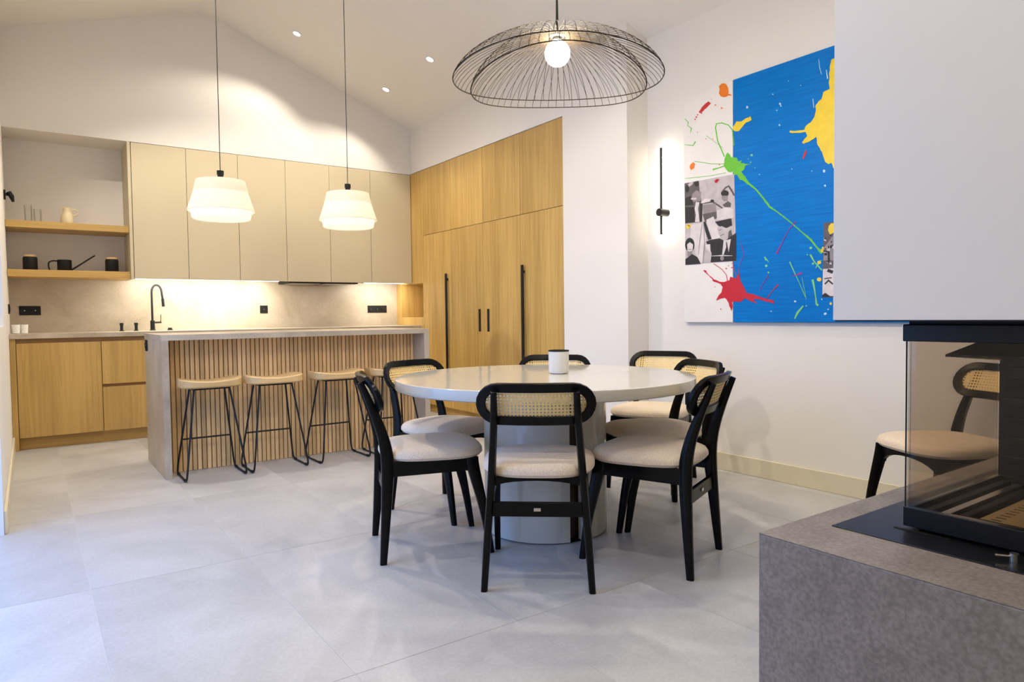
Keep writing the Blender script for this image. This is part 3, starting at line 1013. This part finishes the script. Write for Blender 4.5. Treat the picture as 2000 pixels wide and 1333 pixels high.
dome(0.515, 0.470, 0.205, 0.250, 0.418, 66, 'outer_cage')
dome(0.428, 0.470, 0.148, 0.210, 0.405, 60, 'inner_cage')
MB().lathe([(0.030, 0.430), (0.036, 0.426), (0.036, 0.412), (0.024, 0.408), (0.022, 0.395), (0.018, 0.392)], 24).build('socket', MAT['matt'], t, smooth=True)
MB().lathe([(0.008, 0.4305), (0.006, 0.50), (0.005, 0.60)], 12).build('cable_grip', MAT['matt'], t, smooth=True)
MB().tube([(0, 0, 0.59), (0, 0, ceil_z(LX) - 2.0 - 0.02)], 0.0035, 8).build('cord', MAT['matt'], t)
MB().lathe([(0.06, ceil_z(LX) - 2.0 - 0.035), (0.06, ceil_z(LX) - 2.0 + 0.02)], 24).build('ceiling_rose', MAT['matt'], t, smooth=True)
MB().lathe([(0.016, 0.3915), (0.017, 0.385)] + [(0.062 * math.sin(math.pi * k / 14), 0.330 + 0.062 * math.cos(math.pi * k / 14)) for k in range(2, 14)] + [(0.001, 0.268)], 28).build('bulb', MAT['bulb'], t, smooth=True)

# wall sconce: slim black bar on a round mount, light thrown on the wall behind
t = thing('wall_sconce', 'slim black vertical bar sconce glowing on white wall', 'wall lamp', (XR, 3.375, 1.765))
MB().tube([(-0.0005, 0, 0), (-0.085, 0, 0)], 0.027, 24).build('wall_mount', MAT['metal'], t, smooth=True)
bx(-0.066, -0.052, -0.007, 0.007, -0.155, 0.455).build('bar', MAT['metal'], t, bevel=0.002)
MB().box(-0.0518, -0.0495, -0.005, 0.005, 0.035, 0.452).box(-0.0518, -0.0495, -0.005, 0.005, -0.152, -0.035).build('light_strip', MAT['strip'], t)

# ------------------------------------------------------------------ fireplace
PZ = 0.45
t = thing('fireplace_plinth', 'dark grey stone fireplace plinth with black steel inlay', 'plinth', (1.60, 1.115, 0))
PL = 3.25 - 1.60
pl = MB().box(0, PL, -2.4, 0, 0, PZ - 0.002).build('plinth_body', MAT['basalt'], t, bevel=0.003)
MB().box(0.0, PL, -2.4, 0, PZ - 0.0015, PZ).build('plinth_top', MAT['basalt'], t)
bx(0.208, PL - 0.2, -2.3, -0.088, PZ + 0.0002, PZ + 0.003).build('steel_plate', MAT['plate'], t, bevel=0.001)
bx(0.322, 0.334, -0.34, -0.200, PZ + 0.0032, PZ + 0.0045).build('air_slot', MAT['matt'], t)
MB().tube([(0.283, -0.495, PZ + 0.003), (0.283, -0.495, PZ + 0.022)], 0.010, 14).tube([(0.283, -0.495, PZ + 0.014), (0.262, -0.463, PZ + 0.014)], [0.003, 0.0035], 8).build('air_control', MAT['steel'], t, smooth=True)

GX0, GX1, GY1, GY0 = 1.937, 2.56, 0.897, -0.35
t = thing('glass_firebox', 'black framed glass firebox under white chimney hood', 'fireplace', (GX0, GY1, PZ + 0.003))
LXg, LYg = GX1 - GX0, GY1 - GY0
zb, zt_ = 0.008, 0.57
m = MB()
m.box(0, 0.02, -LYg, 0, zb, 0.060).box(0.02, LXg, -0.02, 0, zb, 0.060).box(0.02, LXg, -LYg, -LYg + 0.02, zb, 0.060).box(LXg - 0.02, LXg, -LYg + 0.02, -0.02, zb, 0.06)
m.build('base_frame', MAT['plate'], t, bevel=0.0015)
bx(0.03, LXg - 0.03, -LYg + 0.03, -0.03, 0, 0.016).build('base_pan', MAT['matt'], t)
m = MB()
m.box(-0.004, 0.03, -LYg, 0.004, 0.512, zt_ - 0.012).box(0.03, LXg, -0.03, 0.004, 0.512, zt_ - 0.012).box(0.03, LXg, -LYg, -LYg + 0.03, 0.512, zt_ - 0.012)
m.build('top_frame', MAT['plate'], t, bevel=0.003)
bx(0.008, LXg + 0.5, -LYg, -0.008, zt_ - 0.0118, zt_ - 0.003).build('mounting_plate', MAT['matt'], t)
bx(0.006, 0.011, -LYg + 0.01, -0.0125, 0.0605, 0.5118).build('front_glass', MAT['glass'], t)
bx(0.006, LXg - 0.01, -0.012, -0.007, 0.0605, 0.5118).build('side_glass', MAT['glass'], t)
bx(0.0025, 0.0055, -0.0055, -0.0025, 0.0605, 0.5118).build('corner_seal', MAT['matt'], t)
# inside: double rails, burner tray with slots, smoke deflector, back wall with bars for reflected bands
for k, (d, h) in enumerate(((0.030, 0.050), (0.062, 0.044), (0.094, 0.038))):
    m = MB().box(d, LXg - 0.03, -d - 0.022, -d, 0.0165, h).box(d, d + 0.022, -LYg + d, -d - 0.022, 0.0165, h)
    m.build('ember_rail', MAT['matt'] if k != 1 else MAT['steel'], t, bevel=0.001)
tr = bx(0.13, LXg - 0.03, -LYg + 0.13, -0.13, 0.0165, 0.030).build('burner_tray', MAT['tray'], t, bevel=0.001)
sl = MB().box(-0.002, 0.002, -0.012, 0.012, 0, 0.001).mesh('burner_slot', MAT['slot'])
for i in range(14):
    for yy in (-0.165, -0.335):
        o = bpy.data.objects.new('burner_slot', sl)
        col.objects.link(o)
        o.parent = tr
        o.location = (0.16 + i * 0.031, yy, 0.0301)
MB().prism([(0.10, -0.06, 0.468), (LXg - 0.02, -0.06, 0.430), (LXg - 0.02, -0.06, 0.452), (0.30, -0.06, 0.500), (0.10, -0.06, 0.474)], (0, -LYg + 0.12, 0)).build('smoke_deflector', MAT['plate'], t)
bx(LXg - 0.019, LXg, -LYg + 0.021, -0.0125, 0.0605, 0.5118).build('back_panel', MAT['plate'], t)
for k in range(6):
    bx(LXg - 0.028, LXg - 0.0192, -LYg + 0.03, -0.03, 0.10 + k * 0.062, 0.125 + k * 0.062).build('reflection_rib', MAT['plate'], t, bevel=0.002)  # bars shaped to stand in for reflected bands on the dark panel
HZ = 1.0245
hz1 = ceil_z(1.77) + 0.02
t = thing('chimney_hood', 'large plain white plaster chimney hood above glass firebox', 'chimney hood', (1.768, 1.004, HZ))
MB().prism([(0, 0, 0), (XR - 1.768 - 0.001, 0, 0), (XR - 1.768 - 0.001, 0, ceil_z(XR) + 0.02 - HZ), (0, 0, hz1 - HZ)], (0, -2.3, 0)).build('hood_body', MAT['hood'], t, bevel=0.002)
MB().box(0.004, XR - 1.775, -2.29, -0.004, -0.0035, -0.0004).build('hood_trim', MAT['matt'], t)

# ------------------------------------------------------------------ painting on the dining wall
PX = XR - 0.028
pt = thing('splatter_painting', 'large square blue and white canvas with paint splashes', 'painting', (XR, 2.38, 0.983))


def P2(px, py, lift=0.0):
    p = on_x(px, py, PX)
    return Vector((PX - XR - lift, p.y - 2.38, p.z - 0.983))


PYL, PYS, PYR, PZ1 = 3.198 - 2.38, 2.793 - 2.38, 1.555 - 2.38, 2.536 - 0.983
bx(PX - XR, -0.0005, PYS + 0.0015, PYL, 0, PZ1).build('white_canvas', MAT['canvas'], pt, bevel=0.003)
mb_blue, N, L, b = new_mat('blue_paint')
b.inputs['Roughness'].default_value = 0.32
b.inputs['Specular IOR Level'].default_value = 0.15
tc = N.new('ShaderNodeTexCoord')
mp = N.new('ShaderNodeMapping')
mp.inputs['Scale'].default_value = (1, 1.2, 22)
n = N.new('ShaderNodeTexNoise')
n.inputs['Scale'].default_value = 4
n.inputs['Detail'].default_value = 6
r = N.new('ShaderNodeValToRGB')
r.color_ramp.elements[0].position, r.color_ramp.elements[1].position = 0.3, 0.7
r.color_ramp.elements[0].color, r.color_ramp.elements[1].color = (0.0, 0.145, 0.50, 1), (0.0, 0.20, 0.62, 1)
bp = N.new('ShaderNodeBump')
bp.inputs['Strength'].default_value = 0.35
bp.inputs['Distance'].default_value = 0.003
L.new(tc.outputs['Object'], mp.inputs[0])
L.new(mp.outputs[0], n.inputs['Vector'])
L.new(n.outputs['Fac'], r.inputs['Fac'])
L.new(r.outputs[0], b.inputs['Base Color'])
L.new(n.outputs['Fac'], bp.inputs['Height'])
L.new(bp.outputs[0], b.inputs['Normal'])
bx(PX - XR, -0.0005, PYR, PYS - 0.0015, 0, PZ1).build('blue_canvas', mb_blue, pt, bevel=0.003)

PC = dict(orange=paint('orange', (0.80, 0.20, 0.01)), red=paint('red', (0.55, 0.008, 0.02)), green=paint('green', (0.13, 0.52, 0.03)), yellow=paint('yellow', (0.80, 0.58, 0.02)),
          magenta=paint('magenta', (0.35, 0.02, 0.22)), pale=paint('pale_blue', (0.45, 0.66, 0.80)), lime=paint('lime', (0.20, 0.60, 0.20)))


def zq(p):            # crop coordinates of the painting study to photograph pixels
    return (p[0] / 2.298 + 1240, p[1] / 2.298 + 80)


LIFT = [0.0012]


def splash(poly, colr, name='paint_splash', rough=0):
    LIFT[0] += 0.00004
    pts = list(poly)
    if rough:
        out = []
        for i, p in enumerate(pts):
            q = pts[(i + 1) % len(pts)]
            d = math.hypot(q[0] - p[0], q[1] - p[1])
            k = max(1, int(d / 9))
            for j in range(k):
                f = j / k
                out.append((p[0] + (q[0] - p[0]) * f + random.uniform(-rough, rough), p[1] + (q[1] - p[1]) * f + random.uniform(-rough, rough)))
        pts = out
    MB().prism([P2(*zq(p), LIFT[0]) for p in pts], (LIFT[0] - 0.0002, 0, 0)).build(name, PC[colr], pt)


def strip_poly(path, widths):
    path = [Vector((*p, 0)) for p in path]
    a, c = [], []
    for i, p in enumerate(path):
        d = (path[min(i + 1, len(path) - 1)] - path[max(i - 1, 0)]).normalized()
        nn = Vector((-d.y, d.x, 0))
        w = widths[i] if isinstance(widths, (list, tuple)) else widths
        a.append((p + nn * w / 2)[:2])
        c.append((p - nn * w / 2)[:2])
    return a + c[::-1]


def circle(x, y, r, k=12, j=0.15):
    return [(x + r * (1 + random.uniform(-j, j)) * math.cos(2 * math.pi * i / k), y + r * (1 + random.uniform(-j, j)) * math.sin(2 * math.pi * i / k)) for i in range(k)]


def spatter(colr, dots):
    LIFT[0] += 0.00004
    m = MB()
    for x, y, r in dots:
        m.prism([P2(*zq(p), LIFT[0]) for p in circle(x, y, r, 9, 0.2)], (LIFT[0] - 0.0002, 0, 0))
    m.build('paint_spatter', PC[colr], pt)['kind'] = 'stuff'


splash([(378, 205), (388, 194), (400, 190), (412, 195), (420, 210), (422, 230), (415, 248), (400, 254), (384, 250), (376, 236), (382, 220)], 'orange', rough=1.5)
splash([(412, 236), (425, 238), (438, 244), (426, 246), (414, 246)], 'orange')
splash(strip_poly([(336, 276), (318, 292), (300, 312), (290, 322)], [14, 17, 13, 8]), 'red', rough=1.2)
spatter('red', [(282, 332, 3), (276, 342, 4), (270, 352, 3), (300, 324, 3), (365, 631, 9), (372, 625, 6), (318, 1035, 4), (340, 1060, 2.5), (410, 1022, 3), (436, 1018, 3), (436, 1000, 2), (386, 1205, 3), (360, 1105, 2), (640, 1098, 5), (612, 1168, 7), (600, 1062, 2), (420, 1010, 2)])
spatter('orange', [(362, 288, 4), (390, 302, 4), (345, 262, 2), (320, 440, 2.5), (350, 440, 2.5), (282, 410, 2), (380, 556, 3)])
splash([(250, 556), (262, 545), (270, 552), (266, 572), (252, 580), (246, 570)], 'orange', rough=1.2)
splash([(440, 388), (458, 362), (478, 362), (503, 346), (520, 338), (524, 356), (500, 366), (484, 384), (466, 404), (446, 406)], 'yellow', rough=1.5)
for path, w in (([(445, 470), (438, 400), (420, 378), (390, 368), (366, 372), (362, 390), (372, 450), (386, 482), (402, 520)], 4.5), ([(405, 560), (378, 570), (350, 578)], [5, 4, 7]), ([(404, 552), (340, 552), (300, 545), (268, 541)], 2.5),
                ([(224, 350), (240, 366), (236, 380), (254, 392), (250, 412)], [2, 3.5, 2.5, 4, 2]), ([(224, 466), (262, 470), (272, 452)], [2, 4, 5]), ([(225, 618), (340, 606), (408, 592)], 2.0), ([(395, 480), (320, 425)], 1.5)):
    splash(strip_poly(path, w), 'green')
splash([(402, 545), (404, 530), (414, 503), (420, 505), (432, 522), (456, 524), (466, 540), (482, 534), (476, 550), (520, 552), (494, 562), (490, 577), (478, 590), (497, 618), (486, 628), (470, 624), (462, 604), (448, 600), (440, 586), (420, 590), (408, 574), (400, 562)], 'green', rough=2.0)
splash(strip_poly([(484, 612), (510, 640), (545, 668), (575, 705), (605, 745), (640, 768), (700, 815), (745, 855), (790, 893), (815, 925), (842, 952)], [22, 10, 6, 7, 9, 4, 6, 4, 9, 7, 16]), 'green', rough=0.8)
spatter('lime', [(525, 513, 5), (520, 545, 3), (510, 530, 2), (790, 930, 6), (775, 960, 3), (590, 1010, 6), (588, 982, 4), (600, 1040, 4), (800, 1000, 5), (540, 570, 2), (820, 1185, 5)])
for path, w in (([(582, 970), (600, 992)], [6, 3]), ([(695, 992), (712, 1030), (740, 1090), (766, 1150)], [5, 4, 2, 3]), ([(798, 1072), (806, 1110), (812, 1150), (816, 1184)], [10, 7, 4, 9]), ([(718, 1248), (730, 1222), (756, 1190)], [5, 10, 6]),
                ([(788, 960), (805, 990), (840, 1030)], [9, 5, 5]), ([(836, 985), (812, 1020)], 4), ([(750, 1060), (770, 1160)], 1.5)):
    splash(strip_poly(path, w), 'lime')
splash([(898, 78), (884, 82), (878, 110), (874, 150), (872, 195), (874, 215), (846, 232), (838, 262), (812, 288), (814, 318), (808, 340), (790, 366), (764, 386), (762, 400), (722, 404), (698, 402), (696, 412), (724, 414), (768, 410), (776, 424), (750, 456), (758, 464), (800, 442), (814, 430), (820, 466),
        (840, 498), (856, 545), (870, 553), (884, 546), (893, 570), (930, 590), (1000, 520), (1030, 350), (1000, 180), (940, 100)], 'yellow', rough=1.6)
spatter('yellow', [(828, 1072, 10), (828, 995, 8), (842, 942, 8), (845, 930, 5), (880, 1180, 6)])
splash([(768, 488), (772, 500), (764, 520), (756, 532), (752, 528), (760, 505)], 'red')
splash([(396, 1084), (380, 1080), (350, 1068), (350, 1078), (384, 1092), (394, 1106), (390, 1130), (378, 1142), (366, 1166), (384, 1158), (404, 1152), (418, 1168), (426, 1190), (434, 1214), (440, 1196), (436, 1172), (456, 1170), (476, 1172), (494, 1154), (520, 1170), (552, 1180), (530, 1160), (560, 1160), (600, 1172), (626, 1180), (624, 1164),
        (590, 1160), (540, 1140), (500, 1130), (488, 1100), (474, 1078), (466, 1046), (458, 1064), (446, 1066), (430, 1060), (424, 1074)], 'red', rough=1.4)
for path, w in (([(354, 1000), (392, 1026), (412, 1052), (416, 1080)], 2.2), ([(310, 1030), (332, 1052), (352, 1070)], [6, 2, 5]), ([(440, 990), (446, 1030), (460, 1060)], 1.8), ([(588, 1164), (612, 1130), (640, 1098)], [3, 2, 5]), ([(470, 1060), (466, 1020)], 2)):
    splash(strip_poly(path, w), 'red')
for path, w in (([(636, 956), (660, 910), (690, 850), (722, 812)], [8, 3, 2, 5]), ([(708, 1058), (750, 1042)], [2, 9]), ([(476, 900), (490, 960), (470, 1010)], 1.5), ([(560, 1120), (600, 1050)], 2)):
    splash(strip_poly(path, w), 'magenta')
spatter('pale', [(505, 298, 6), (652, 283, 5), (656, 292, 3), (650, 378, 4), (638, 312, 3), (850, 585, 6), (620, 240, 3), (855, 650, 5), (720, 1170, 5), (855, 1225, 6), (770, 1190, 3), (840, 1160, 3), (612, 1215, 3), (868, 1205, 3), (795, 585, 2), (560, 600, 2), (690, 180, 2), (705, 575, 2), (745, 200, 2)])
for path, w in (([(826, 82), (830, 120), (838, 150)], [2, 3, 2]), ([(860, 130), (866, 170)], [3, 6]), ([(800, 260), (804, 300)], 3)):
    splash(strip_poly(path, w), 'pale')

# monochrome photo prints pasted on the canvas: flat grey shapes
greys = [plain('print_grey_%d' % i, c, 0.45, noise=0.10, scale=25) for i, c in enumerate(((0.50, 0.45, 0.46), (0.014, 0.012, 0.014), (0.10, 0.085, 0.09), (0.27, 0.235, 0.24), (0.66, 0.61, 0.61)))]


def z5(p):
    return (p[0] / 6.664 + 1320, p[1] / 6.664 + 330)


def collage(polys, conv, label):
    m = MB()
    lift = 0.0006
    for tone, poly in polys:
        pts = [P2(*conv(p), lift) for p in poly]
        m.add(pts, [tuple(range(len(pts)))], tone)
        lift += 0.00006
    o = m.build('photo_print', greys, pt)
    o['label'] = label


E5 = lambda x, y, a, b_: [(x + a * math.cos(2 * math.pi * i / 16), y + b_ * math.sin(2 * math.pi * i / 16)) for i in range(16)]
SP = strip_poly
collage([
    (0, [(113, 190), (760, 70), (788, 1200), (128, 1252)]),
    (2, [(113, 190), (300, 155), (312, 300), (332, 400), (342, 690), (122, 715)]),
    (0, [(165, 240), (215, 205), (235, 160), (180, 178), (150, 215)]), (1, E5(272, 195, 32, 36)), (3, [(215, 330), (262, 280), (330, 300), (322, 415), (230, 430), (205, 380)]),
    (1, E5(150, 260, 26, 50)), (1, [(124, 380), (200, 350), (230, 470), (124, 480)]), (4, [(200, 380), (270, 378), (268, 398), (200, 402)]), (4, [(262, 430), (308, 436), (290, 520), (300, 600), (310, 690), (250, 695), (262, 600), (246, 520)]), (1, [(124, 500), (240, 500), (250, 690), (124, 705)]),
    (1, [(312, 450), (350, 450), (342, 690), (315, 690)]), (4, [(325, 445), (372, 395), (440, 385), (500, 440), (420, 455)]), (2, SP([(340, 455), (480, 430), (560, 480), (630, 530)], [10, 26, 22, 14])), (1, E5(475, 418, 26, 18)),
    (3, [(350, 470), (520, 450), (530, 560), (360, 590)]), (1, E5(640, 320, 52, 42)), (3, [(600, 350), (680, 350), (675, 420), (630, 425), (598, 395)]), (2, SP([(600, 300), (650, 245), (690, 225), (720, 270), (765, 350)], [14, 22, 26, 26, 22])),
    (2, [(610, 470), (680, 420), (722, 450), (715, 500), (640, 500)]), (4, [(535, 545), (650, 500), (748, 520), (750, 640), (540, 665)]), (2, [(350, 590), (530, 555), (535, 640), (470, 700), (380, 690)]),
    (4, [(200, 725), (350, 705), (400, 905), (380, 980), (345, 1240), (300, 1220), (255, 1100), (235, 960), (185, 900)]), (3, SP([(345, 720), (320, 900), (295, 1120)], [6, 14, 6])), (3, SP([(365, 700), (375, 960), (355, 1230)], [8, 10, 6])),
    (4, [(400, 665), (490, 620), (545, 740), (590, 900), (480, 925), (430, 800)]), (1, SP([(375, 690), (405, 800), (445, 920)], [26, 44, 46])), (1, [(510, 690), (600, 670), (725, 645), (735, 740), (700, 770), (640, 770), (560, 745)]),
    (0, [(540, 770), (600, 745), (660, 775), (725, 740), (755, 850), (690, 900), (640, 935), (585, 905), (560, 850)]), (2, SP([(560, 800), (600, 790)], 8)), (2, SP([(580, 870), (630, 850)], 8)), (2, [(690, 820), (720, 790), (740, 870), (680, 910)]),
    (1, [(395, 950), (450, 925), (570, 905), (640, 940), (750, 860), (787, 830), (788, 1198), (455, 1218), (470, 1100)]), (4, [(625, 935), (720, 915), (690, 1090), (665, 1000), (625, 1120), (605, 1120)]), (1, SP([(662, 955), (668, 1010), (676, 1090)], [12, 18, 28])),
    (4, SP([(460, 1135), (600, 1130), (740, 1132)], [4, 14, 4])), (3, E5(605, 1165, 24, 32)), (4, [(385, 990), (450, 980), (455, 1090), (400, 1050)]), (1, E5(185, 990, 62, 92)), (4, [(150, 985), (185, 955), (228, 985), (222, 1060), (190, 1085), (155, 1065)]), (2, SP([(165, 1050), (205, 1050)], 7)),
    (3, [(150, 1080), (205, 1075), (215, 1130), (160, 1160)]), (1, [(128, 1175), (160, 1155), (215, 1110), (285, 1150), (330, 1238), (128, 1252)])], z5, 'black and white photo print of people pasted on canvas')


def z8(p):
    return (p[0] / 4.762 + 1560, p[1] / 4.762 + 400)


random.seed(3)
pp = [(2, [(232, 168), (520, 150), (520, 870), (218, 862)]), (3, [(238, 400), (330, 270), (420, 330), (420, 520), (230, 520)])]
for k in range(34):
    x, y = random.uniform(245, 480), random.uniform(200, 830)
    s = random.uniform(12, 34)
    pp.append((random.choice((1, 4, 0, 1, 4)), [(x + random.uniform(-s, s), y + random.uniform(-s, s) - s) if i == 0 else (x + s * math.cos(i * 1.25), y + s * 0.8 * math.sin(i * 1.25)) for i in range(5)]))
pp += [(4, [(228, 600), (330, 590), (330, 850), (222, 850)]), (1, SP([(270, 610), (320, 630)], 30)), (1, SP([(245, 740), (280, 705), (320, 740)], [14, 20, 14])), (2, SP([(240, 690), (310, 680)], 12)), (1, SP([(232, 430), (280, 440), (280, 540)], 18)), (1, [(222, 840), (250, 820), (300, 856), (222, 860)])]
collage(pp, z8, 'second black and white photo print partly hidden by hood')
splash([(872, 830), (884, 818), (896, 822), (896, 860), (876, 870), (868, 850)], 'yellow')
spatter('yellow', [(240, 835, 9), (246, 828, 6)])
